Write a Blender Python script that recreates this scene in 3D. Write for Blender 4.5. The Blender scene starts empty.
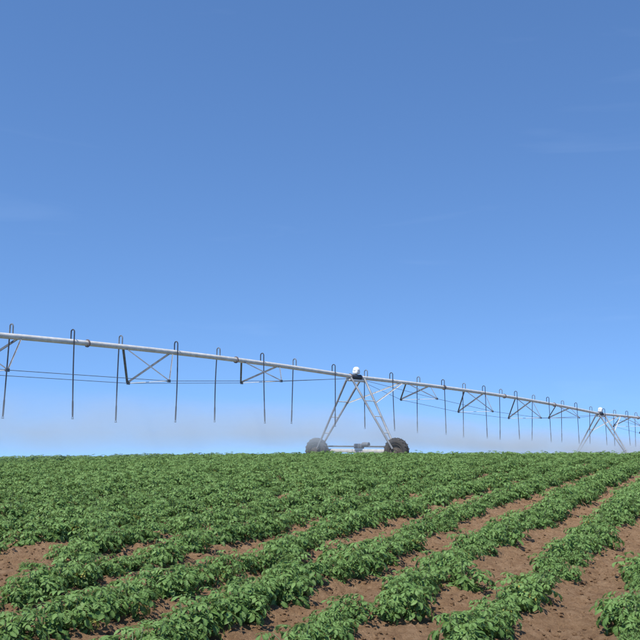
import bpy, math, random
import numpy as np
from mathutils import Matrix, Vector, Euler

scene = bpy.context.scene
col = scene.collection
R = math.radians

# ------------------------------------------------------------------ camera
FPX, PITCH = 900.0, R(7.4695)                     # focal length in photo pixels (640 wide), upward tilt
cam_data = bpy.data.cameras.new('camera')
cam_data.sensor_width = 36.0
cam_data.lens = 36.0 * FPX / 640.0
cam_data.clip_start = 0.05
cam_data.clip_end = 6000
cam = bpy.data.objects.new('camera', cam_data)
col.objects.link(cam)
cam.location = (0, 0, 0)                          # the eye is the origin; the soil lies 1.75 m below
cam.rotation_euler = (R(90) + PITCH, 0, 0)
scene.camera = cam

# ------------------------------------------------------------------ sky, sun, exposure
SUN_EL, SUN_AZ = R(60), R(216)                    # azimuth clockwise from +Y (the view direction): behind and left
world = bpy.data.worlds.new('World')
scene.world = world
world.use_nodes = True
nt = world.node_tree
nt.nodes.clear()
N = nt.nodes.new
wout = N('ShaderNodeOutputWorld'); bg = N('ShaderNodeBackground'); sky = N('ShaderNodeTexSky')
sky.sky_type = 'NISHITA'; sky.sun_disc = False
sky.sun_elevation = SUN_EL; sky.sun_rotation = SUN_AZ
sky.altitude = 300; sky.air_density = 0.82; sky.dust_density = 0.0; sky.ozone_density = 4.6
bg.inputs['Strength'].default_value = 0.14
# thin streaks of cirrus, the same all round the sky
tc = N('ShaderNodeTexCoord'); mp = N('ShaderNodeMapping')
mp.inputs['Location'].default_value = (9.7, 6.1, 0.75)
mp.inputs['Scale'].default_value = (2.2, 2.2, 17.0)
n1 = N('ShaderNodeTexNoise'); n1.inputs['Scale'].default_value = 1.3; n1.inputs['Detail'].default_value = 7; n1.inputs['Distortion'].default_value = 0.5
r1 = N('ShaderNodeMapRange'); r1.inputs['From Min'].default_value = 0.61; r1.inputs['From Max'].default_value = 0.85
r1.inputs['To Min'].default_value = 0.0; r1.inputs['To Max'].default_value = 0.04
mx = N('ShaderNodeMix'); mx.data_type = 'RGBA'
mx.inputs['B'].default_value = (7.0, 8.2, 9.6, 1)
L = nt.links.new
# a clear, high-country sky: the pale air of the last degrees above the horizon is left out
up_ = N('ShaderNodeVectorMath'); up_.operation = 'ADD'; up_.inputs[1].default_value = (0, 0, 0.175)
nrm = N('ShaderNodeVectorMath'); nrm.operation = 'NORMALIZE'
L(tc.outputs['Generated'], up_.inputs[0]); L(up_.outputs[0], nrm.inputs[0]); L(nrm.outputs[0], sky.inputs['Vector'])
L(tc.outputs['Generated'], mp.inputs['Vector']); L(mp.outputs[0], n1.inputs['Vector']); L(n1.outputs['Fac'], r1.inputs['Value'])
L(r1.outputs[0], mx.inputs['Factor']); hsv = N('ShaderNodeHueSaturation'); hsv.inputs['Saturation'].default_value = 1.10; hsv.inputs['Hue'].default_value = 0.501
L(sky.outputs[0], hsv.inputs['Color']); L(hsv.outputs[0], mx.inputs['A']); L(mx.outputs['Result'], bg.inputs['Color'])
L(bg.outputs[0], wout.inputs['Surface'])

sun_data = bpy.data.lights.new('sun', 'SUN')
sun_data.energy = 4.0; sun_data.angle = R(0.55); sun_data.color = (1.0, 0.95, 0.87)
sun = bpy.data.objects.new('sun', sun_data)
col.objects.link(sun)
sd = Vector((math.sin(SUN_AZ) * math.cos(SUN_EL), math.cos(SUN_AZ) * math.cos(SUN_EL), math.sin(SUN_EL)))
sun.rotation_euler = sd.to_track_quat('Z', 'Y').to_euler()
vs = scene.view_settings
vs.view_transform = 'Standard'; vs.look = 'None'; vs.exposure = 0.6; vs.gamma = 1.0; vs.use_curve_mapping = False
scene.cycles.volume_step_rate = 1.0
scene.cycles.volume_max_steps = 256
scene.cycles.volume_bounces = 1
scene.cycles.max_bounces = 5; scene.cycles.diffuse_bounces = 3; scene.cycles.glossy_bounces = 2; scene.cycles.transmission_bounces = 4
scene.cycles.transparent_max_bounces = 8

# ------------------------------------------------------------------ helpers
def new_obj(name, data, parent=None, **props):
    o = bpy.data.objects.new(name, data)
    col.objects.link(o)
    if parent is not None:
        o.parent = parent
    for k, v in props.items():
        o[k] = v
    return o

def principled(name, color, rough=0.6, metal=0.0, spec=0.5):
    m = bpy.data.materials.new(name); m.use_nodes = True
    b = m.node_tree.nodes['Principled BSDF']
    b.inputs['Base Color'].default_value = (*color, 1)
    b.inputs['Roughness'].default_value = rough
    b.inputs['Metallic'].default_value = metal
    b.inputs['Specular IOR Level'].default_value = spec
    return m, m.node_tree, b

def add_noise_color(ntree, bsdf, stops, scale, detail=6, coord='Object', rough=0.6, distortion=0.0):
    n = ntree.nodes.new; l = ntree.links.new
    t = n('ShaderNodeTexCoord'); z = n('ShaderNodeTexNoise'); c = n('ShaderNodeValToRGB')
    z.inputs['Scale'].default_value = scale; z.inputs['Detail'].default_value = detail
    z.inputs['Roughness'].default_value = rough; z.inputs['Distortion'].default_value = distortion
    l(t.outputs[coord], z.inputs['Vector']); l(z.outputs['Fac'], c.inputs['Fac'])
    e = c.color_ramp.elements
    e[0].position, e[0].color = stops[0][0], (*stops[0][1], 1)
    e[1].position, e[1].color = stops[-1][0], (*stops[-1][1], 1)
    for p, k in stops[1:-1]:
        q = e.new(p); q.color = (*k, 1)
    l(c.outputs[0], bsdf.inputs['Base Color'])
    return t, z, c

def mesh_from(name, verts, faces, mat=None, smooth=False):
    me = bpy.data.meshes.new(name)
    me.from_pydata([tuple(map(float, v)) for v in verts], [], faces)
    if mat: me.materials.append(mat)
    if smooth: me.polygons.foreach_set('use_smooth', [True] * len(me.polygons))
    me.update()
    return me

class MB:
    """collects shapes into one mesh"""
    def __init__(self): self.v = []; self.f = []; 
    def add(self, v, f):
        k = len(self.v); self.v += [tuple(p) for p in v]; self.f += [tuple(i + k for i in q) for q in f]
    def tube(self, pts, rad, n=10, cap=True):
        pts = [Vector(p) for p in pts]
        rads = rad if isinstance(rad, (list, tuple)) else [rad] * len(pts)
        vs, fs = [], []
        up = None
        for i, p in enumerate(pts):
            d = (pts[min(i + 1, len(pts) - 1)] - pts[max(i - 1, 0)]).normalized()
            if up is None:
                up = Vector((0, 0, 1)) if abs(d.z) < 0.9 else Vector((1, 0, 0))
            a = (up - d * up.dot(d)).normalized(); b = d.cross(a); up = a
            for j in range(n):
                t = 2 * math.pi * j / n
                vs.append(p + (a * math.cos(t) + b * math.sin(t)) * rads[i])
        for i in range(len(pts) - 1):
            for j in range(n):
                k = (j + 1) % n
                fs.append((i * n + j, i * n + k, (i + 1) * n + k, (i + 1) * n + j))
        if cap:
            fs.append(tuple(range(n - 1, -1, -1))); m = (len(pts) - 1) * n; fs.append(tuple(range(m, m + n)))
        self.add(vs, fs); return self
    def angle_bar(self, p, q, w=0.05, t=0.006, up=(0, 0, 1)):
        """an L-section steel angle from p to q"""
        p, q = Vector(p), Vector(q); d = (q - p).normalized(); up = Vector(up)
        if abs(d.dot(up)) > 0.98: up = Vector((1, 0, 0))
        a = (up - d * up.dot(d)).normalized(); b = d.cross(a)
        sec = [(0, 0), (w, 0), (w, t), (t, t), (t, w), (0, w)]
        vs = [p + a * x + b * y for x, y in sec] + [q + a * x + b * y for x, y in sec]
        fs = [(i, (i + 1) % 6, 6 + (i + 1) % 6, 6 + i) for i in range(6)] + [(5, 4, 3, 2, 1, 0), (6, 7, 8, 9, 10, 11)]
        self.add(vs, fs); return self
    def box(self, c, s, bev=0.0):
        x, y, z = [k / 2 for k in s]; b = bev
        if b <= 0:
            vs = [(c[0] + i * x, c[1] + j * y, c[2] + k * z) for i in (-1, 1) for j in (-1, 1) for k in (-1, 1)]
            fs = [(0, 1, 3, 2), (4, 6, 7, 5), (0, 4, 5, 1), (2, 3, 7, 6), (0, 2, 6, 4), (1, 5, 7, 3)]
        else:
            ring = []
            for px_, py_, ang in ((x - b, y - b, 0), (-x + b, y - b, 90), (-x + b, -y + b, 180), (x - b, -y + b, 270)):
                for k in range(4):
                    t = R(ang + 30 * k); ring.append((px_, py_, math.cos(t), math.sin(t)))
            vs = []
            for zz, inset in ((-z, 1), (-z + b * .3, .3), (-z + b, 0), (z - b, 0), (z - b * .3, .3), (z, 1)):
                for rx, ry, cx, sy in ring:
                    vs.append((c[0] + rx + cx * b * (1 - inset), c[1] + ry + sy * b * (1 - inset), c[2] + zz))
            m = len(ring); fs = []
            for i in range(5):
                for j in range(m):
                    k = (j + 1) % m; fs.append((i * m + j, i * m + k, (i + 1) * m + k, (i + 1) * m + j))
            fs.append(tuple(range(m - 1, -1, -1))); fs.append(tuple(range(5 * m, 6 * m)))
        self.add(vs, fs); return self
    def lathe_x(self, prof, c=(0, 0, 0), n=36):
        """profile of (x, r) turned about the x axis"""
        vs, fs = [], []; m = len(prof)
        for j in range(n):
            t = 2 * math.pi * j / n
            for x, r in prof: vs.append((c[0] + x, c[1] + r * math.cos(t), c[2] + r * math.sin(t)))
        for j in range(n):
            k = (j + 1) % n
            for i in range(m - 1): fs.append((j * m + i, j * m + i + 1, k * m + i + 1, k * m + i))
        self.add(vs, fs); return self
    def mesh(self, name, mat, smooth=False):
        return mesh_from(name, self.v, self.f, mat, smooth)
    def build(self, name, mat, parent=None, smooth=False, **props):
        me = self.mesh(name, mat, smooth)
        if smooth:
            me.set_sharp_from_angle(angle=R(40))
        return new_obj(name, me, parent, **props)

rng = np.random.default_rng(11)
random.seed(5)

# value noise for terrain relief and crop vigour
_tab = rng.random((256, 256))
def vnoise(x, y):
    x = np.asarray(x, float); y = np.asarray(y, float)
    xi = np.floor(x).astype(int); yi = np.floor(y).astype(int)
    fx = x - xi; fy = y - yi; fx = fx * fx * (3 - 2 * fx); fy = fy * fy * (3 - 2 * fy)
    g = lambda i, j: _tab[i % 256, j % 256]
    return (g(xi, yi) * (1 - fx) + g(xi + 1, yi) * fx) * (1 - fy) + (g(xi, yi + 1) * (1 - fx) + g(xi + 1, yi + 1) * fx) * fy

# ------------------------------------------------------------------ terrain
TH = R(25.5); CT, ST = math.cos(TH), math.sin(TH)  # direction of the crop rows, right of the view
ROW_T0, ROW_S = -0.79, 0.95                         # first row's offset and row spacing
def base_ground(X, Y):
    """the lie of the land: rising gently from 1.75 m below the eye to a crest 30 m out, falling away behind it"""
    X = np.asarray(X, float); Y = np.asarray(Y, float)
    d = np.maximum(Y - 30.0, 0)
    z = -0.735 - 1.03 * (np.clip(30.0 - Y, 0, 60) / 30.0) ** 1.79 - 0.052 * (np.sqrt(d * d + 16.0) - 4.0)
    z = z - 0.016 * (np.sqrt(np.maximum(2.0 - X, 0) ** 2 + 4.0) - 2.0) * np.clip(Y / 25.0, 0, 1)
    return z + 0.05 * (vnoise(X * 0.13 + 7, Y * 0.13 + 3) - 0.5) * np.clip(Y / 12.0, 0.2, 1)
def to_tu(X, Y): return X * CT - Y * ST, X * ST + Y * CT
def to_xy(t, u): return t * CT + u * ST, -t * ST + u * CT
def ridge(t): return 0.5 + 0.5 * np.cos(2 * np.pi * (t - ROW_T0) / ROW_S)
def ground_z(X, Y, detail=True):
    t, u = to_tu(np.asarray(X, float), np.asarray(Y, float))
    z = base_ground(X, Y)
    fade = np.clip((70 - np.abs(u)) / 20, 0, 1)
    z = z + 0.085 * (ridge(t) ** 1.3 - 0.5) * fade
    if detail:
        z = z + fade * (0.035 * (vnoise(t * 5.1, u * 3.1) - 0.5) + 0.045 * (vnoise(t * 10.3 + 40, u * 9.1) - 0.5) + 0.048 * np.maximum(vnoise(t * 21.3 + 9, u * 19.7) - 0.4, 0))
    return z

def axis(lo, hi, fine_lo, fine_hi, step, grow):
    a = list(np.arange(fine_lo, fine_hi, step))
    s = step; x = a[-1]
    while x < hi: s *= grow; x += s; a.append(x)
    s = step; x = a[0]; b = []
    while x > lo: s *= grow; x -= s; b.append(x)
    return np.array(b[::-1] + a)
us = axis(-40, 1500, 4.5, 17, 0.028, 1.034)
ts = axis(-1400, 1400, -10.5, 1.0, 0.028, 1.032)
T, U = np.meshgrid(ts, us)
gx, gy = to_xy(T, U)
gz = ground_z(gx, gy)
nu, ntt = T.shape
gv = np.stack([gx, gy, gz], -1).reshape(-1, 3)
ii = np.arange(nu - 1)[:, None] * ntt + np.arange(ntt - 1)[None, :]
gf = np.stack([ii, ii + 1, ii + ntt + 1, ii + ntt], -1).reshape(-1, 4)
def np_mesh(name, v, f, mat=None, smooth=False):
    me = bpy.data.meshes.new(name)
    k = f.shape[1]
    me.vertices.add(len(v)); me.vertices.foreach_set('co', np.ascontiguousarray(v, np.float32).ravel())
    me.loops.add(f.size); me.loops.foreach_set('vertex_index', np.ascontiguousarray(f, np.int32).ravel())
    me.polygons.add(len(f)); me.polygons.foreach_set('loop_start', np.arange(0, f.size, k, dtype=np.int32))
    me.polygons.foreach_set('loop_total', np.full(len(f), k, np.int32))
    me.polygons.foreach_set('use_smooth', np.full(len(f), smooth))
    if mat: me.materials.append(mat)
    me.update(calc_edges=True); me.validate()
    return me

soil, st_, sb = principled('soil', (0.2, 0.12, 0.08), 0.95, spec=0.15)
t_, z_, c_ = add_noise_color(st_, sb, [(0.36, (0.215, 0.124, 0.066)), (0.5, (0.37, 0.228, 0.126)), (0.64, (0.52, 0.345, 0.205))], 8, 14, rough=0.86)
def bump(ntree, bsdf, scale, strength, dist, detail=10, rough=0.75):
    n = ntree.nodes.new; l = ntree.links.new
    t = n('ShaderNodeTexCoord'); z = n('ShaderNodeTexNoise'); b = n('ShaderNodeBump')
    z.inputs['Scale'].default_value = scale; z.inputs['Detail'].default_value = detail; z.inputs['Roughness'].default_value = rough
    b.inputs['Strength'].default_value = strength; b.inputs['Distance'].default_value = dist
    l(t.outputs['Object'], z.inputs['Vector']); l(z.outputs['Fac'], b.inputs['Height']); l(b.outputs[0], bsdf.inputs['Normal'])
bump(st_, sb, 30, 1.0, 0.075)
new_obj('ground', np_mesh('ground', gv, gf, soil, True), kind='structure', label='brown bare soil ridged into furrows between the potato rows', category='ground')

# ------------------------------------------------------------------ soil clods lying in the furrows
def ico():
    p = (1 + 5 ** .5) / 2
    v = np.array([(-1, p, 0), (1, p, 0), (-1, -p, 0), (1, -p, 0), (0, -1, p), (0, 1, p), (0, -1, -p), (0, 1, -p), (p, 0, -1), (p, 0, 1), (-p, 0, -1), (-p, 0, 1)], float)
    v /= np.linalg.norm(v[0])
    f = np.array([(0, 11, 5), (0, 5, 1), (0, 1, 7), (0, 7, 10), (0, 10, 11), (1, 5, 9), (5, 11, 4), (11, 10, 2), (10, 7, 6), (7, 1, 8), (3, 9, 4), (3, 4, 2), (3, 2, 6), (3, 6, 8), (3, 8, 9), (4, 9, 5), (2, 4, 11), (6, 2, 10), (8, 6, 7), (9, 8, 1)])
    return v, f
iv, iff = ico()
nc = 34000
cu = 4.3 + 18 * rng.random(nc) ** 1.2; ctt = rng.uniform(-12, 1.5, nc)
cx, cy = to_xy(ctt, cu); cz = ground_z(cx, cy)
cs = 0.005 + 0.016 * rng.random(nc) ** 2.6
V = iv[None] * cs[:, None, None] * rng.uniform(0.6, 1.35, (nc, 12, 1)) * np.array([1, 1, 0.75])
V = V + np.stack([cx, cy, cz + cs * 0.35], -1)[:, None]
F = iff[None] + (np.arange(nc) * 12)[:, None, None]
new_obj('soil_clods', np_mesh('soil_clods', V.reshape(-1, 3), F.reshape(-1, 3), soil), kind='stuff', label='small crumbs and clods of brown soil lying in the furrows', category='soil clods')

# ------------------------------------------------------------------ potato plants
leaf_mat, lt, lb = principled('potato_leaf', (0.06, 0.13, 0.04), 0.45, spec=0.25)
n = lt.nodes.new; l = lt.links.new
oi = n('ShaderNodeObjectInfo'); at = n('ShaderNodeAttribute'); at.attribute_name = 'tone'
vein = n('ShaderNodeAttribute'); vein.attribute_name = 'vein'
geo = n('ShaderNodeNewGeometry'); nz = n('ShaderNodeTexNoise'); nz.inputs['Scale'].default_value = 0.9; nz.inputs['Detail'].default_value = 3
l(geo.outputs['Position'], nz.inputs['Vector'])
def math_node(op, a, b=None):
    m = n('ShaderNodeMath'); m.operation = op
    for i, v in enumerate((a, b)):
        if v is None: continue
        if isinstance(v, (int, float)): m.inputs[i].default_value = v
        else: l(v, m.inputs[i])
    return m.outputs[0]
mixv = math_node('ADD', math_node('MULTIPLY', at.outputs['Fac'], 0.55), math_node('ADD', math_node('MULTIPLY', oi.outputs['Random'], 0.25), math_node('MULTIPLY', nz.outputs['Fac'], 0.3)))
ramp = n('ShaderNodeValToRGB'); l(mixv, ramp.inputs['Fac'])
e = ramp.color_ramp.elements
e[0].position, e[0].color = 0.1, (0.026, 0.072, 0.017, 1)
e[1].position, e[1].color = 0.95, (0.185, 0.315, 0.095, 1)
qy = e.new(1.0); qy.color = (0.42, 0.36, 0.08, 1)
q = e.new(0.5); q.color = (0.078, 0.168, 0.039, 1)
vm = n('ShaderNodeMix'); vm.data_type = 'RGBA'; vm.inputs['B'].default_value = (0.22, 0.33, 0.10, 1)
l(math_node('MULTIPLY', vein.outputs['Fac'], 0.45), vm.inputs['Factor']); l(ramp.outputs[0], vm.inputs['A'])
# undersides are paler
bk = n('ShaderNodeMix'); bk.data_type = 'RGBA'; bk.inputs['B'].default_value = (0.17, 0.25, 0.075, 1)
l(math_node('MULTIPLY', geo.outputs['Backfacing'], 0.6), bk.inputs['Factor']); l(vm.outputs['Result'], bk.inputs['A'])
l(bk.outputs['Result'], lb.inputs['Base Color'])
tr = n('ShaderNodeBsdfTranslucent'); hs = n('ShaderNodeHueSaturation'); hs.inputs['Value'].default_value = 1.5; hs.inputs['Hue'].default_value = 0.485
l(bk.outputs['Result'], hs.inputs['Color']); l(hs.outputs[0], tr.inputs['Color'])
ms = n('ShaderNodeMixShader'); ms.inputs[0].default_value = 0.28
nb = n('ShaderNodeTexNoise'); nb.inputs['Scale'].default_value = 70; nb.inputs['Detail'].default_value = 3
bp = n('ShaderNodeBump'); bp.inputs['Strength'].default_value = 0.5; bp.inputs['Distance'].default_value = 0.01
tco = n('ShaderNodeTexCoord'); l(tco.outputs['Object'], nb.inputs['Vector']); l(nb.outputs['Fac'], bp.inputs['Height']); l(bp.outputs[0], lb.inputs['Normal'])
l(lb.outputs[0], ms.inputs[1]); l(tr.outputs[0], ms.inputs[2])
l(ms.outputs[0], lt.nodes['Material Output'].inputs['Surface'])
stem_mat, smt, smb = principled('potato_stem', (0.10, 0.17, 0.06), 0.6)
add_noise_color(smt, smb, [(0.3, (0.075, 0.13, 0.045)), (0.8, (0.15, 0.19, 0.085))], 14)

def leaflet(o, d, side, up, ln, wd, curl, fold, r):
    """one ovate leaflet of 12 triangles: base, three ribs of three points, tip"""
    rows = [(0.0, 0.0), (0.24, 0.74), (0.52, 1.0), (0.80, 0.62), (1.0, 0.0)]
    vs, mid = [], []
    for i, (s, w) in enumerate(rows):
        a = curl * s
        ax = d * math.cos(a) - up * math.sin(a); ux = up * math.cos(a) + d * math.sin(a)
        c = o + d * (ln * (math.sin(a) / curl if abs(curl) > 1e-3 else s)) - up * (ln * ((1 - math.cos(a)) / curl if abs(curl) > 1e-3 else 0))
        if w == 0: vs.append(c); mid.append(1.0)
        else:
            hw = wd * 0.5 * w
            j = r.normal(0, 0.13, 2)
            vs += [c - side * hw * math.cos(fold) + ux * hw * (math.sin(fold) + j[0]), c, c + side * hw * math.cos(fold) + ux * hw * (math.sin(fold) + j[1])]
            mid += [0.0, 1.0, 0.0]
    f = [(0, 2, 1), (0, 3, 2), (1, 2, 5), (1, 5, 4), (2, 3, 6), (2, 6, 5), (4, 5, 8), (4, 8, 7), (5, 6, 9), (5, 9, 8), (7, 8, 10), (8, 9, 10)]
    return np.array(vs), np.array(f)[:, ::-1], np.array(mid)

def make_leaf(seed):
    """a drooping pinnate leaf along +x, seven leaflets on a stalk"""
    r = np.random.default_rng(seed)
    LEN = 0.15; droop = r.uniform(0.6, 1.4); bend = r.normal(0, 0.22)
    X, Y, Z = np.eye(3)
    def at_(s):
        a = droop * s ** 1.2; k = 24; q = np.linspace(0, s, k)
        aa = droop * q ** 1.2; bb = bend * q
        p = np.stack([np.cos(aa) * np.cos(bb), np.cos(aa) * np.sin(bb), -np.sin(aa)], -1).mean(0) * s * LEN
        d = np.array([math.cos(a) * math.cos(bend * s), math.cos(a) * math.sin(bend * s), -math.sin(a)])
        sd_ = np.cross(Z, d); sd_ /= np.linalg.norm(sd_); return p, d, sd_, np.cross(d, sd_)
    vs, fs, md, k = [], [], [], 0
    def put(o, v, f, m):
        nonlocal k
        vs.append(v); fs.append(f + k); md.append(m); k += len(v)
    p, d, s_, u_ = at_(1.0)
    put(0, *leaflet(p, d, s_, u_, 0.10 * r.uniform(.9, 1.1), 0.05, r.uniform(.5, 1.3), r.uniform(.2, .6), r))
    for q, ln in ((0.86, 0.088), (0.6, 0.078), (0.36, 0.055)):
        for sg in (-1, 1):
            p, d, s_, u_ = at_(q + r.uniform(-.04, .04))
            an = R(r.uniform(48, 72)) * sg; pit = r.uniform(-.15, .55)
            dd = d * math.cos(an) + s_ * math.sin(an); dd = dd * math.cos(pit) - u_ * math.sin(pit)
            ss = np.cross(u_, dd); ss /= np.linalg.norm(ss); uu = np.cross(dd, ss)
            l0 = ln * r.uniform(.85, 1.15)
            put(0, *leaflet(p + dd * 0.008, dd, ss, uu, l0, l0 * 0.47, r.uniform(.5, 1.4), r.uniform(.15, .6), r))
    rv, rf = [], []
    for i, q in enumerate((0.0, 0.33, 0.66, 1.0)):
        p, d, s_, u_ = at_(q); w = 0.0032 - 0.0018 * q
        rv += [p - s_ * w, p + u_ * w, p + s_ * w]
    for i in range(3):
        for j in range(3):
            a, b = i * 3 + j, i * 3 + (j + 1) % 3; rf += [(a, b, b + 3), (a, b + 3, a + 3)]
    put(0, np.array(rv), np.array(rf), np.ones(len(rv)))
    return np.concatenate(vs), np.concatenate(fs), np.concatenate(md)

LEAVES = [make_leaf(100 + i) for i in range(10)]
def attach_attr(me, name, vals):
    a = me.attributes.new(name, 'FLOAT', 'POINT'); a.data.foreach_set('value', np.ascontiguousarray(vals, np.float32))
LEAF_MESH = []
for i, (v, f, m) in enumerate(LEAVES):
    for k in (0, 1, 2, 5):                          # three ages of leaf and a yellowed one: tone only
        me = np_mesh('leaf', v, f, leaf_mat, True)
        attach_attr(me, 'tone', np.full(len(v), 0.15 + 0.35 * k)); attach_attr(me, 'vein', m)
        LEAF_MESH.append(me)

def make_plant(seed):
    """stems and the placing of every leaf; returns (stem verts, faces), [(leaf, tone step, 4x4)]"""
    r = np.random.default_rng(seed)
    mb = MB(); leaves = []
    ns = r.integers(6, 8)
    for i in range(ns):
        az = 2 * math.pi * (i + r.uniform(-.3, .3)) / ns
        lean = r.uniform(0.05, 0.3) if i % 3 == 0 else r.uniform(0.3, 0.72)
        ln = r.uniform(0.25, 0.34) * (1.08 if lean < .4 else 1)
        b = np.array([math.cos(az), math.sin(az), 0]) * r.uniform(.01, .06)
        pts = []
        for s in np.linspace(0, 1, 6):
            a = lean * (0.35 + 0.9 * s)
            h = np.array([math.cos(az) * math.sin(a), math.sin(az) * math.sin(a), math.cos(a)])
            pts.append((pts[-1] + h * ln / 5) if pts else b + np.array([0, 0, -0.04]))
        mb.tube(pts, [0.0075, .007, .0065, .006, .005, .004], 5, False)
        pts = np.array(pts); ph = r.uniform(0, 6.28)
        nl = 8
        for k in range(nl):
            s = min(0.25 + 0.75 * k / (nl - 2), 1.0); x = s * 5 - 1e-6; j = min(int(x), 4); p = pts[j] + (pts[j + 1] - pts[j]) * (x - j)
            phi = ph + k * 2.4
            out = np.array([math.cos(phi), math.sin(phi)]) * 1.0 + np.array([math.cos(az), math.sin(az)]) * (0.75 if lean > .4 else 0.1)
            yaw = math.atan2(out[1], out[0]) + r.normal(0, .25)
            pitch = -r.uniform(-0.2, .3) if k < 3 else -r.uniform(.0, .5) if k < 6 else -r.uniform(.2, .8)
            sc = (r.uniform(.95, 1.2) if k < 5 else r.uniform(.6, .85))
            M = Matrix.Translation(Vector(p)) @ Matrix.Rotation(yaw, 4, 'Z') @ Matrix.Rotation(pitch, 4, 'Y') @ Matrix.Rotation(r.normal(0, .3), 4, 'X') @ Matrix.Scale(sc, 4)
            leaves.append((int(r.integers(0, len(LEAVES))), 5 if r.random() < 0.012 and k < 5 else int(min(2, max(0, round(k / 3.4 + r.normal(0, .45))))), M))
    return mb, leaves

PLANTS = [make_plant(300 + i) for i in range(9)]
STEMS = [mb.mesh('stems', stem_mat, True) for mb, _ in PLANTS]
FOLIAGE = []
for mb, lv in PLANTS:
    vs, fs, tn, vn, k = [], [], [], [], 0
    for li, tone, M in lv:
        v, f, m = LEAVES[li]; A = np.array(M)
        vs.append(v @ A[:3, :3].T + A[:3, 3]); fs.append(f + k); k += len(v)
        tn.append(np.full(len(v), 0.15 + 0.35 * tone)); vn.append(m)
    me = np_mesh('foliage', np.concatenate(vs), np.concatenate(fs), leaf_mat, True)
    attach_attr(me, 'tone', np.concatenate(tn)); attach_attr(me, 'vein', np.concatenate(vn))
    FOLIAGE.append(me)

# where the plants stand: along the ridges, about a hand's breadth off regular, with a few weak or missing ones
def project(X, Y, Z):
    d = Y * math.cos(PITCH) + Z * math.sin(PITCH); h = -Y * math.sin(PITCH) + Z * math.cos(PITCH)
    d = np.where(d < 0.1, 0.1, d)
    return 320 + FPX * X / d, 320 - FPX * h / d, d
GAPS = [(-3.15, 9.9, 0.42), (-3.05, 8.9, 0.38), (-2.7, 10.2, 0.32)]   # bare patches (x, y, radius)
spots = []
for k in range(-40, 130):
    t0 = ROW_T0 - k * ROW_S
    u = -4 + rng.uniform(0, .3)
    while u < 95:
        u += 0.25 * rng.uniform(0.75, 1.25)
        t = t0 + rng.normal(0, 0.075) + 0.16 * (float(vnoise(u * 0.55, k * 7.3)) - 0.5)
        x, y = to_xy(t, u)
        if y < 1.5 or y > 66: continue
        if abs(x) > 3.5 + 0.55 * y: continue
        vig = 0.63 + 0.24 * float(vnoise(x * 0.45 + 3, y * 0.45 + 8)) + 0.42 * float(vnoise(u * 1.6 + 11, k * 5.7 + 2)) + rng.normal(0, 0.15)
        if any((x - a) ** 2 + (y - b) ** 2 < c * c for a, b, c in GAPS): vig *= 0.35 if rng.random() < .35 else 0
        if rng.random() < 0.04: vig *= rng.uniform(0.0, 0.7)
        vig *= 1 + 0.16 * min(max((1.0 - x) / 4.0, 0), 1)
        sc = min(max(vig, 0), 1.22) * (0.79 + 0.15 * min(max((y - 9) / 10, 0), 1))
        spots.append((x, y, sc, k, u, rng.uniform(0, 6.283), rng.normal(0, .07), rng.normal(0, .07), int(rng.integers(0, 9))))
spots = [s for s in spots if s[2] > 0.2]
S = np.array(spots)
SZ = ground_z(S[:, 0], S[:, 1], False)
ppx, ppy, pd = project(S[:, 0], S[:, 1], SZ + 0.22)
inview = (ppx > 2) & (ppx < 638) & (ppy < 636) & (S[:, 1] > 2)
order = np.argsort(np.where(inview, pd, 1e9))
single = order[:300]
LEAFY = 70                                             # the nearest ones show leaf by leaf
ORD = ['zeroth', 'first', 'second', 'third', 'fourth', 'fifth', 'sixth', 'seventh', 'eighth', 'ninth', 'tenth', 'eleventh', 'twelfth', 'thirteenth', 'fourteenth', 'fifteenth', 'sixteenth', 'seventeenth', 'eighteenth', 'nineteenth']
TENS = {2: ('twenty', 'twentieth'), 3: ('thirty', 'thirtieth'), 4: ('forty', 'fortieth'), 5: ('fifty', 'fiftieth'), 6: ('sixty', 'sixtieth'), 7: ('seventy', 'seventieth'), 8: ('eighty', 'eightieth')}
def ordinal(i):
    if i < 20: return ORD[i]
    a, b = divmod(i, 10)
    return TENS[a][1] if b == 0 else TENS[a][0] + '-' + ORD[b]
rows_seen = sorted({int(S[i, 3]) for i in single})
in_row = {k: sorted([i for i in single if int(S[i, 3]) == k], key=lambda i: S[i, 4]) for k in rows_seen}
rank = {int(i): (rows_seen.index(k) + 1, j + 1) for k, v in in_row.items() for j, i in enumerate(v)}
for q, i in enumerate(single):
    x, y, sc, k, u, rz, rx, ry, var = spots[i]
    rr, jj = rank[int(i)]
    where = 'row at the lower right' if rr == 1 else ordinal(rr) + ' row from the lower right'
    root = new_obj('potato_plant', None, label='potato plant, %s from the front in the %s' % (ordinal(jj), where), category='potato plant', group='potato plants in the field rows')
    root.empty_display_size = 0.1
    root.location = (x, y, float(SZ[i])); root.rotation_euler = (rx, ry, rz); root.scale = (sc, sc, sc * 0.75)
    new_obj('stems', STEMS[var], root)
    if q < LEAFY:
        for li, tone, M in PLANTS[var][1]:
            o = new_obj('leaf', LEAF_MESH[li * 4 + min(tone, 3)], root); o.matrix_basis = M
    else:
        new_obj('foliage', FOLIAGE[var], root, kind='stuff')

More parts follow.
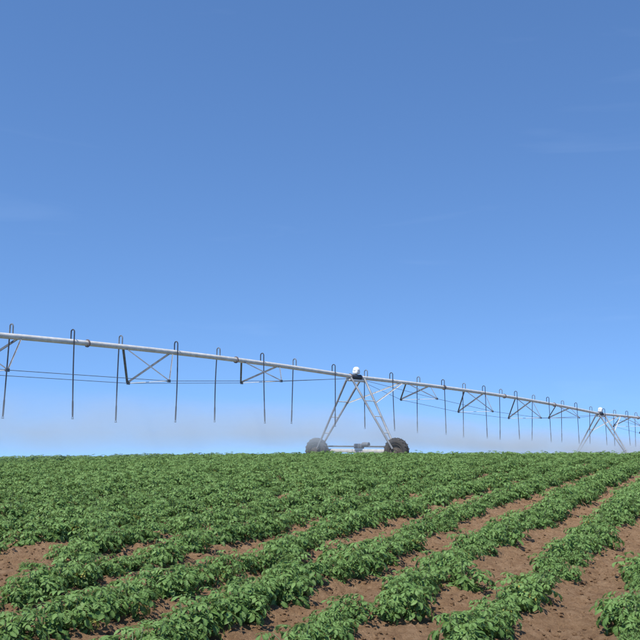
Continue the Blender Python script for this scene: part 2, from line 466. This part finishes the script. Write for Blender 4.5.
# all other plants of the field, as one mass
proto = bpy.data.collections.new('potato_prototypes')
for i in range(9):
    me = FOLIAGE[i]
    o = bpy.data.objects.new('foliage_prototype', me); proto.objects.link(o)
rest = np.setdiff1d(np.arange(len(S)), single)
pm = bpy.data.meshes.new('potato_field')
pm.vertices.add(len(rest)); pm.vertices.foreach_set('co', np.stack([S[rest, 0], S[rest, 1], SZ[rest]], -1).astype(np.float32).ravel())
a = pm.attributes.new('rot', 'FLOAT_VECTOR', 'POINT'); a.data.foreach_set('vector', np.ascontiguousarray(S[rest][:, [6, 7, 5]], np.float32).ravel())
a = pm.attributes.new('scl', 'FLOAT_VECTOR', 'POINT'); a.data.foreach_set('vector', np.ascontiguousarray(S[rest, 2][:, None] * np.array([[1, 1, 0.75]]), np.float32).ravel())
a = pm.attributes.new('pick', 'INT', 'POINT'); a.data.foreach_set('value', np.ascontiguousarray(S[rest, 8], np.int32))
pm.materials.append(leaf_mat)
field = new_obj('potato_field', pm, kind='stuff', label='dense green potato crop stretching back to the crest of the field', category='potato crop')
ng = bpy.data.node_groups.new('field_plants', 'GeometryNodeTree')
ng.interface.new_socket('Geometry', in_out='INPUT', socket_type='NodeSocketGeometry')
ng.interface.new_socket('Geometry', in_out='OUTPUT', socket_type='NodeSocketGeometry')
gi = ng.nodes.new('NodeGroupInput'); go = ng.nodes.new('NodeGroupOutput')
ip = ng.nodes.new('GeometryNodeInstanceOnPoints'); ci = ng.nodes.new('GeometryNodeCollectionInfo')
ci.inputs['Collection'].default_value = proto; ci.inputs['Separate Children'].default_value = True; ci.inputs['Reset Children'].default_value = True
def named(nm, dt):
    x = ng.nodes.new('GeometryNodeInputNamedAttribute'); x.data_type = dt; x.inputs['Name'].default_value = nm; return x.outputs['Attribute']
GL = ng.links.new
ip.inputs['Pick Instance'].default_value = True
GL(gi.outputs[0], ip.inputs['Points']); GL(ci.outputs[0], ip.inputs['Instance'])
GL(named('pick', 'INT'), ip.inputs['Instance Index']); GL(named('rot', 'FLOAT_VECTOR'), ip.inputs['Rotation']); GL(named('scl', 'FLOAT_VECTOR'), ip.inputs['Scale'])
GL(ip.outputs[0], go.inputs[0])
field.modifiers.new('plants', 'NODES').node_group = ng

# ------------------------------------------------------------------ the irrigation machine
A_PIPE = 0.663; PX, PY = math.sin(A_PIPE), math.cos(A_PIPE)    # plan direction of the pipeline
T1X, T1Y = 1.517, 39.0                                          # plan position of the nearest wheeled tower
SPAN = 28.4
TOWER_Z = {-1: 2.55, 0: 2.62, 1: 1.62, 2: 0.60}                 # pipe height at the towers, seen from eye level
ARCH = {-1: 0.33, 0: 0.19, 1: 0.20}
def plan(s): return T1X + s * PX, T1Y + s * PY
def pipe_z(s):
    k = int(math.floor(s / SPAN)) if s < 2 * SPAN else 1
    k = max(-1, min(1, k)); t = s / SPAN - k
    return TOWER_Z[k] * (1 - t) + TOWER_Z[k + 1] * t + ARCH[k] * 4 * t * (1 - t)
ROT = math.atan2(PY, PX)

galv, gt, gb = principled('galvanised_steel', (0.5, 0.52, 0.54), 0.5, 0.1)
add_noise_color(gt, gb, [(0.3, (0.52, 0.51, 0.47)), (0.75, (0.76, 0.74, 0.69))], 6, 6)
dull, dt_, db = principled('dark_steel_and_strut_shade', (0.2, 0.22, 0.25), 0.6, 0.3)  # dark steel of the small parts; on far truss struts it paints in shade
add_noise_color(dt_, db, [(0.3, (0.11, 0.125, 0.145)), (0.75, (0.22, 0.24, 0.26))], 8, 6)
leg_mat, lgt, lgb = principled('mud_splashed_leg', (0.3, 0.31, 0.33), 0.6, 0.3)
add_noise_color(lgt, lgb, [(0.3, (0.15, 0.16, 0.18)), (0.7, (0.34, 0.35, 0.36))], 3, 6)
hose_mat, ht_, hb = principled('black_rubber_hose', (0.03, 0.035, 0.05), 0.55)
add_noise_color(ht_, hb, [(0.3, (0.022, 0.027, 0.04)), (0.8, (0.06, 0.065, 0.085))], 12, 4)
tyre_mat, tt_, tb = principled('muddy_rubber', (0.05, 0.045, 0.04), 0.9, spec=0.2)
add_noise_color(tt_, tb, [(0.3, (0.05, 0.05, 0.05)), (0.55, (0.075, 0.07, 0.066)), (0.8, (0.14, 0.115, 0.095))], 5, 8)
rim_mat, rt_, rb_ = principled('muddy_rim', (0.12, 0.11, 0.10), 0.8, 0.2)
add_noise_color(rt_, rb_, [(0.3, (0.07, 0.062, 0.055)), (0.75, (0.17, 0.145, 0.12))], 7, 6)
white_mat, wt_, wb_ = principled('white_plastic', (0.78, 0.8, 0.82), 0.35)
add_noise_color(wt_, wb_, [(0.3, (0.72, 0.74, 0.76)), (0.7, (0.82, 0.83, 0.84))], 5, 4)
rust_mat, ru_, rub = principled('rusty_flange', (0.2, 0.1, 0.08), 0.8, 0.2)
add_noise_color(ru_, rub, [(0.3, (0.12, 0.10, 0.11)), (0.75, (0.24, 0.19, 0.185))], 14, 5)

PR = 0.085                                                      # pipe radius
def span(k, label, s_hoses, nodes):
    """one span: pipe, flanges, trussing below and the drop hoses; local x runs along the pipe from the near tower"""
    s0 = k * SPAN; x0, y0 = plan(s0); zb = TOWER_Z[k]
    root = new_obj('irrigator_span', None, label=label, category='irrigator span', group='spans of the irrigator')
    root.location = (x0, y0, zb); root.rotation_euler = (0, 0, ROT)
    pz = lambda x: pipe_z(s0 + min(max(x, 1e-4), SPAN - 1e-4)) - zb
    xs = np.linspace(0.02, SPAN - 0.02, 49)
    MB().tube([(x, 0, pz(x)) for x in xs], PR, 20).build('water_pipe', galv, root, True)
    fm = MB().lathe_x([(-0.02, PR), (-0.02, 0.125), (0.02, 0.125), (0.02, PR)], n=20).mesh('flange', rust_mat)
    for x in (0.35, 7.6, 14.2, 20.9, 28.05):
        new_obj('flange', fm, root).location = (x, 0, pz(x))
    # trussing: at each node a cross strut carries two rods, four angles run up to the pipe
    W = 1.0
    pts = {-1: [], 1: []}
    for xn, dep in nodes:
        zn = pz(xn) - dep
        st = MB().tube([(xn, -W, zn), (xn, W, zn)], 0.012, 8).build('cross_strut', galv, root, True)
        for sg in (-1, 1):
            pts[sg].append((xn, sg * W, zn))
            for dx in (-1.0, 1.0):
                MB().angle_bar((xn, sg * W, zn), (xn + dx, sg * 0.05, pz(xn + dx) - PR * 0.8), 0.034 if sg < 0 else 0.07, 0.007, up=(0, 0, 1)).build('truss_strut', leg_mat if sg < 0 else dull, root)  # far struts darker than near ones: shade of their undersides put into the colour
            MB().box((xn, sg * W, zn), (0.12, 0.05, 0.09)).build('truss_socket', dull, root)
    for sg in (-1, 1):
        a = [(0.55, sg * 0.12, pz(0.55) - 0.12)] + pts[sg] + [(SPAN - 0.55, sg * 0.12, pz(SPAN - 0.55) - 0.12)]
        for p, q in zip(a[:-1], a[1:]):
            MB().tube([p, q], 0.009, 6).build('truss_rod', dull, root, True)
    # drop hoses, one side and the other in turn
    for i, (s, side, zbot) in enumerate(s_hoses):
        x = s - s0; z = pz(x); r = random.Random(int(s * 100) + 777)
        y = -side
        gp = [(x, 0, z + PR * 0.9), (x, 0, z + 0.24)]
        for a in range(0, 181, 30):
            gp.append((x + r.uniform(-.004, .004), y * (0.08 - 0.08 * math.cos(R(a))), z + 0.29 + 0.08 * math.sin(R(a))))
        gp.append((x, y * 0.16, z + 0.05))
        sway = r.uniform(-0.035, 0.035); swy = r.uniform(-.04, .04); bow = r.uniform(-.02, .02)
        top = z + 0.05; bot = zbot - zb
        hp = []
        for t in np.linspace(0, 1, 9):
            hp.append((x + sway * t * t + bow * math.sin(math.pi * t), y * (0.16 + 0.04 * t) + swy * t, top + (bot + 0.5 - top) * t))
        h = MB().tube(hp, 0.020, 8).build('drop_hose', hose_mat, root, True)
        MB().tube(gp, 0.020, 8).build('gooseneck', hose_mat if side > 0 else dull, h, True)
        e = Vector(hp[-1]); d = (Vector(hp[-1]) - Vector(hp[-2])).normalized()
        MB().tube([e + d * -0.05, e + d * 0.0, e + d * 0.40], [0.022, 0.027, 0.026], 8).build('hose_weight', hose_mat, h, True)
        e2 = e + d * 0.40
        nb_ = MB(); nb_.tube([e2, e2 + d * 0.04], 0.022, 8); nb_.tube([e2 + d * 0.085, e2 + d * 0.1], [0.04, 0.035], 10)
        for q in range(3):
            t = 2.09 * q; o = Vector((math.cos(t), math.sin(t), 0)) * 0.03
            nb_.tube([e2 + d * 0.03 + o, e2 + d * 0.09 + o], 0.006, 4)
        nb_.build('spray_nozzle', hose_mat, h)
    return root

HOSES = [-16.83, -14.82, -12.83, -10.56, -8.34, -6.14, -4.01, -1.64, 0.94, 2.72, 5.32, 7.36, 9.78, 11.64, 13.93, 15.46, 18.15, 19.79, 22.36, 24.08, 27.0, 28.9, 31.4, 33.4, 35.8, 38.0, 40.3, 42.4, 44.7, 46.9, 49.1, 51.4, 53.6]
HOSES = [-25.6, -23.4, -21.2, -19.0] + HOSES
def hose_list(a, b):
    out = []
    for i, s in enumerate(HOSES):
        if a <= s < b:
            side = 1 if i % 2 else -1
            zb = 0.53 if s < -2.5 else 0.53 - 0.037 * (s + 2.5) if s < 13 else -0.045 - 0.025 * (s - 13)
            out.append((s, side, zb + random.uniform(-.04, .04)))
    return out
ND = [(5.2, 0.72), (10.8, 1.05), (16.7, 1.08), (22.3, 0.72)]
span(-1, 'long irrigation pipe span from the left edge to the nearest wheeled tower', hose_list(-SPAN, 0), ND)
span(0, 'sprinkler pipe span running between the two wheeled towers', hose_list(0, SPAN), ND)
span(1, 'farthest irrigation pipe span leaving the far tower at the right edge', hose_list(SPAN, 2 * SPAN), ND)

def tower(k, label):
    s0 = k * SPAN; x0, y0 = plan(s0)
    H = 3.74; zg = TOWER_Z[k] - H
    root = new_obj('drive_tower', None, label=label, category='irrigator tower', group='wheeled towers of the irrigator')
    root.location = (x0, y0, zg); root.rotation_euler = (0, 0, ROT)
    ZB = 0.60
    top = {-1: -0.42, 1: 0.58}
    for sy in (-1, 1):
        ends = {}
        for sx in (-1, 1):
            a = Vector((top[sx], sy * 0.10, H - 0.05)); b = Vector((0.12 * sx, sy * 1.98, ZB + 0.07)); ends[sx] = (a, b)
            MB().tube([a, b], 0.046, 12).build('leg', leg_mat, root, True)
        for t in (0.33, 0.55, 0.78):
            p = ends[-1][0].lerp(ends[-1][1], t); q = ends[1][0].lerp(ends[1][1], t)
            MB().tube([p, q], 0.022, 8).build('leg_rung', galv, root, True)
        # knee brace up to the outgoing span
        p = ends[1][0].lerp(ends[1][1], 0.36)
        q = Vector((3.6, sy * 0.08, pipe_z(s0 + 3.6) - zg - PR))
        MB().angle_bar(p, q, 0.05, 0.006).build('knee_brace', galv, root)
        # wheel with lugged tyre
        wy, wr = sy * 2.1, 0.58
        wroot = new_obj('wheel', None, root); wroot.location = (0, wy, wr - 0.02)
        ty = MB()
        ty.lathe_x([(-0.10, 0.33), (-0.135, 0.37), (-0.15, 0.45), (-0.14, 0.53), (-0.10, 0.555), (0, 0.56), (0.10, 0.555), (0.14, 0.53), (0.15, 0.45), (0.135, 0.37), (0.10, 0.33)], n=40)
        for i in range(36):
            sg = 1 if i % 2 else -1; t0_ = 2 * math.pi * i / 36
            vs_, fs_ = [], []
            for xx, tt, r0, r1 in ((0.0, 0.10, 0.55, 0.58), (0.15, -0.06, 0.52, 0.562)):
                for dt2 in (-0.028, 0.028):
                    for rr_ in (r0, r1):
                        t2 = t0_ + tt + dt2; vs_.append((sg * xx, rr_ * math.cos(t2), rr_ * math.sin(t2)))
            fs_ = [(0, 1, 3, 2), (4, 6, 7, 5), (0, 4, 5, 1), (2, 3, 7, 6), (1, 5, 7, 3), (0, 2, 6, 4)]
            ty.add(vs_, fs_)
        ty.build('tyre', tyre_mat, wroot, True)
        rm = MB(); rm.lathe_x([(-0.10, 0.335), (-0.105, 0.31), (-0.06, 0.29), (-0.03, 0.18), (-0.05, 0.10), (-0.09, 0.09), (-0.09, 0.001)], n=32)
        rm.lathe_x([(0.10, 0.335), (0.105, 0.31), (0.06, 0.29), (-0.01, 0.18), (-0.01, 0.001)], n=32)
        for i in range(8):
            t = 2 * math.pi * i / 8; rm.tube([(-0.055, 0.14 * math.cos(t), 0.14 * math.sin(t)), (-0.03, 0.14 * math.cos(t), 0.14 * math.sin(t))], 0.012, 6)
        rm.build('rim', rim_mat, wroot, True)
        MB().box((0.22, wy, wr - 0.02), (0.22, 0.24, 0.28), 0.04).build('wheel_gearbox', dull, root, True)
    MB().box((0.30, 0, ZB - 0.03), (0.14, 4.1, 0.15), 0.02).build('base_beam', galv, root, True)
    MB().tube([(0.27, -2.0, ZB + 0.16), (0.27, 2.0, ZB + 0.16)], 0.034, 10).build('drive_shaft', dull, root, True)
    mo = MB(); mo.box((0.27, 0.0, ZB + 0.17), (0.24, 0.42, 0.22), 0.04); mo.tube([(0.27, -0.2, ZB + 0.24), (0.27, -0.52, ZB + 0.24)], 0.10, 14)
    mo.build('gear_motor', dull, root, True)
    MB().box((0.08, 0, H - 0.15), (1.25, 0.22, 0.09), 0.015).build('pipe_saddle', galv, root, True)
    MB().tube([(-0.28, 0, H), (0.42, 0, H)], [0.115, 0.115], 20).build('flexible_coupling', hose_mat, root, True)
    cb = MB().box((0.10, -0.0, H + 0.22), (0.27, 0.26, 0.18), 0.05).build('control_box', white_mat, root, True)
    lid = MB()
    pr = [(-0.03, 0.15), (0.0, 0.155), (0.08, 0.13), (0.13, 0.07), (0.14, 0.001)]
    vs_, fs_ = [], []; m = len(pr)
    for j in range(16):
        t = 2 * math.pi * j / 16
        for zz, rr_ in pr: vs_.append((0.10 + rr_ * math.cos(t), rr_ * math.sin(t), H + 0.31 + zz))
    for j in range(16):
        k2 = (j + 1) % 16
        for i in range(m - 1): fs_.append((j * m + i, k2 * m + i, k2 * m + i + 1, j * m + i + 1))
    lid.add(vs_, fs_); lid.build('lid', white_mat, cb, True)
    MB().tube([(0.10, 0, H + 0.05), (0.10, 0, H + 0.16)], 0.05, 10).build('box_post', galv, root, True)
    return root
tower(0, 'nearer drive tower on two dark lugged wheels topped by a white cap')
tower(1, 'farther drive tower near the right edge, its wheels hidden by the crop')

# ------------------------------------------------------------------ spray drifting under the nozzles
def mist():
    ss = np.linspace(-27, 56, 50); vs_, fs_ = [], []
    for s in ss:
        zt = (0.53 if s < -2.5 else 0.53 - 0.037 * (s + 2.5) if s < 13 else -0.045 - 0.025 * (s - 13)) + 1.35
        x0, y0 = plan(s); zg = float(base_ground(x0, y0)) - 0.8
        for y, z in ((-3.3, zg), (5.8, zg), (5.8, zt - 0.3), (4.5, zt), (-1.8, zt), (-3.3, zt - 0.4)):
            vs_.append((s, y, z))
    for i in range(len(ss) - 1):
        for j in range(6):
            k = (j + 1) % 6; fs_.append((i * 6 + j, (i + 1) * 6 + j, (i + 1) * 6 + k, i * 6 + k))
    fs_.append((0, 1, 2, 3, 4, 5)); m = (len(ss) - 1) * 6; fs_.append((m + 5, m + 4, m + 3, m + 2, m + 1, m))
    mat = bpy.data.materials.new('fine_spray'); mat.use_nodes = True
    t = mat.node_tree; t.nodes.clear(); n = t.nodes.new; l = t.links.new
    out = n('ShaderNodeOutputMaterial'); pv = n('ShaderNodeVolumePrincipled')
    pv.inputs['Color'].default_value = (0.74, 0.81, 0.88, 1); pv.inputs['Anisotropy'].default_value = 0.0
    tcn = n('ShaderNodeTexCoord'); sx = n('ShaderNodeSeparateXYZ'); l(tcn.outputs['Object'], sx.inputs[0])
    def mth(op, a, b=None, clamp=False):
        q = n('ShaderNodeMath'); q.operation = op; q.use_clamp = clamp
        for i, v in enumerate((a, b)):
            if v is None: continue
            if isinstance(v, (int, float)): q.inputs[i].default_value = v
            else: l(v, q.inputs[i])
        return q.outputs[0]
    top = mth('SUBTRACT', 1.5, mth('MULTIPLY', mth('MAXIMUM', mth('ADD', sx.outputs['X'], 1.0), 0.0), 0.034))
    h = mth('SUBTRACT', top, sx.outputs['Z'])                       # metres below the top of the spray
    fall = mth('MULTIPLY', h, 0.75, True)
    lat = mth('SUBTRACT', 1.0, mth('MULTIPLY', mth('ABSOLUTE', mth('SUBTRACT', sx.outputs['Y'], 0.7)), 0.22), True)
    mpn = n('ShaderNodeMapping'); mpn.inputs['Scale'].default_value = (0.42, 0.42, 0.9)
    nz_ = n('ShaderNodeTexNoise'); nz_.inputs['Scale'].default_value = 1.0; nz_.inputs['Detail'].default_value = 3
    l(tcn.outputs['Object'], mpn.inputs[0]); l(mpn.outputs[0], nz_.inputs['Vector'])
    cl = mth('MULTIPLY', mth('SUBTRACT', nz_.outputs['Fac'], 0.28), 2.4, True)
    low = mth('MULTIPLY', mth('ADD', mth('ADD', sx.outputs['Z'], 0.62), mth('MULTIPLY', mth('MAXIMUM', sx.outputs['X'], 0.0), 0.034)), 1.3, True)   # the crop catches the lowest spray
    fall = mth('MULTIPLY', fall, low)
    d = mth('MULTIPLY', mth('MULTIPLY', fall, lat), mth('MULTIPLY', cl, 0.40))
    l(d, pv.inputs['Density']); l(pv.outputs[0], out.inputs['Volume'])
    import bmesh
    me = mesh_from('spray_mist', vs_, fs_, mat)
    bm = bmesh.new(); bm.from_mesh(me); bmesh.ops.recalc_face_normals(bm, faces=bm.faces); bm.to_mesh(me); bm.free()
    o = new_obj('spray_mist', me, kind='stuff', label='fine pale water mist drifting below the irrigator nozzles', category='mist')
    x0, y0 = plan(0)
    o.location = (x0, y0, 0); o.rotation_euler = (0, 0, ROT)
mist()
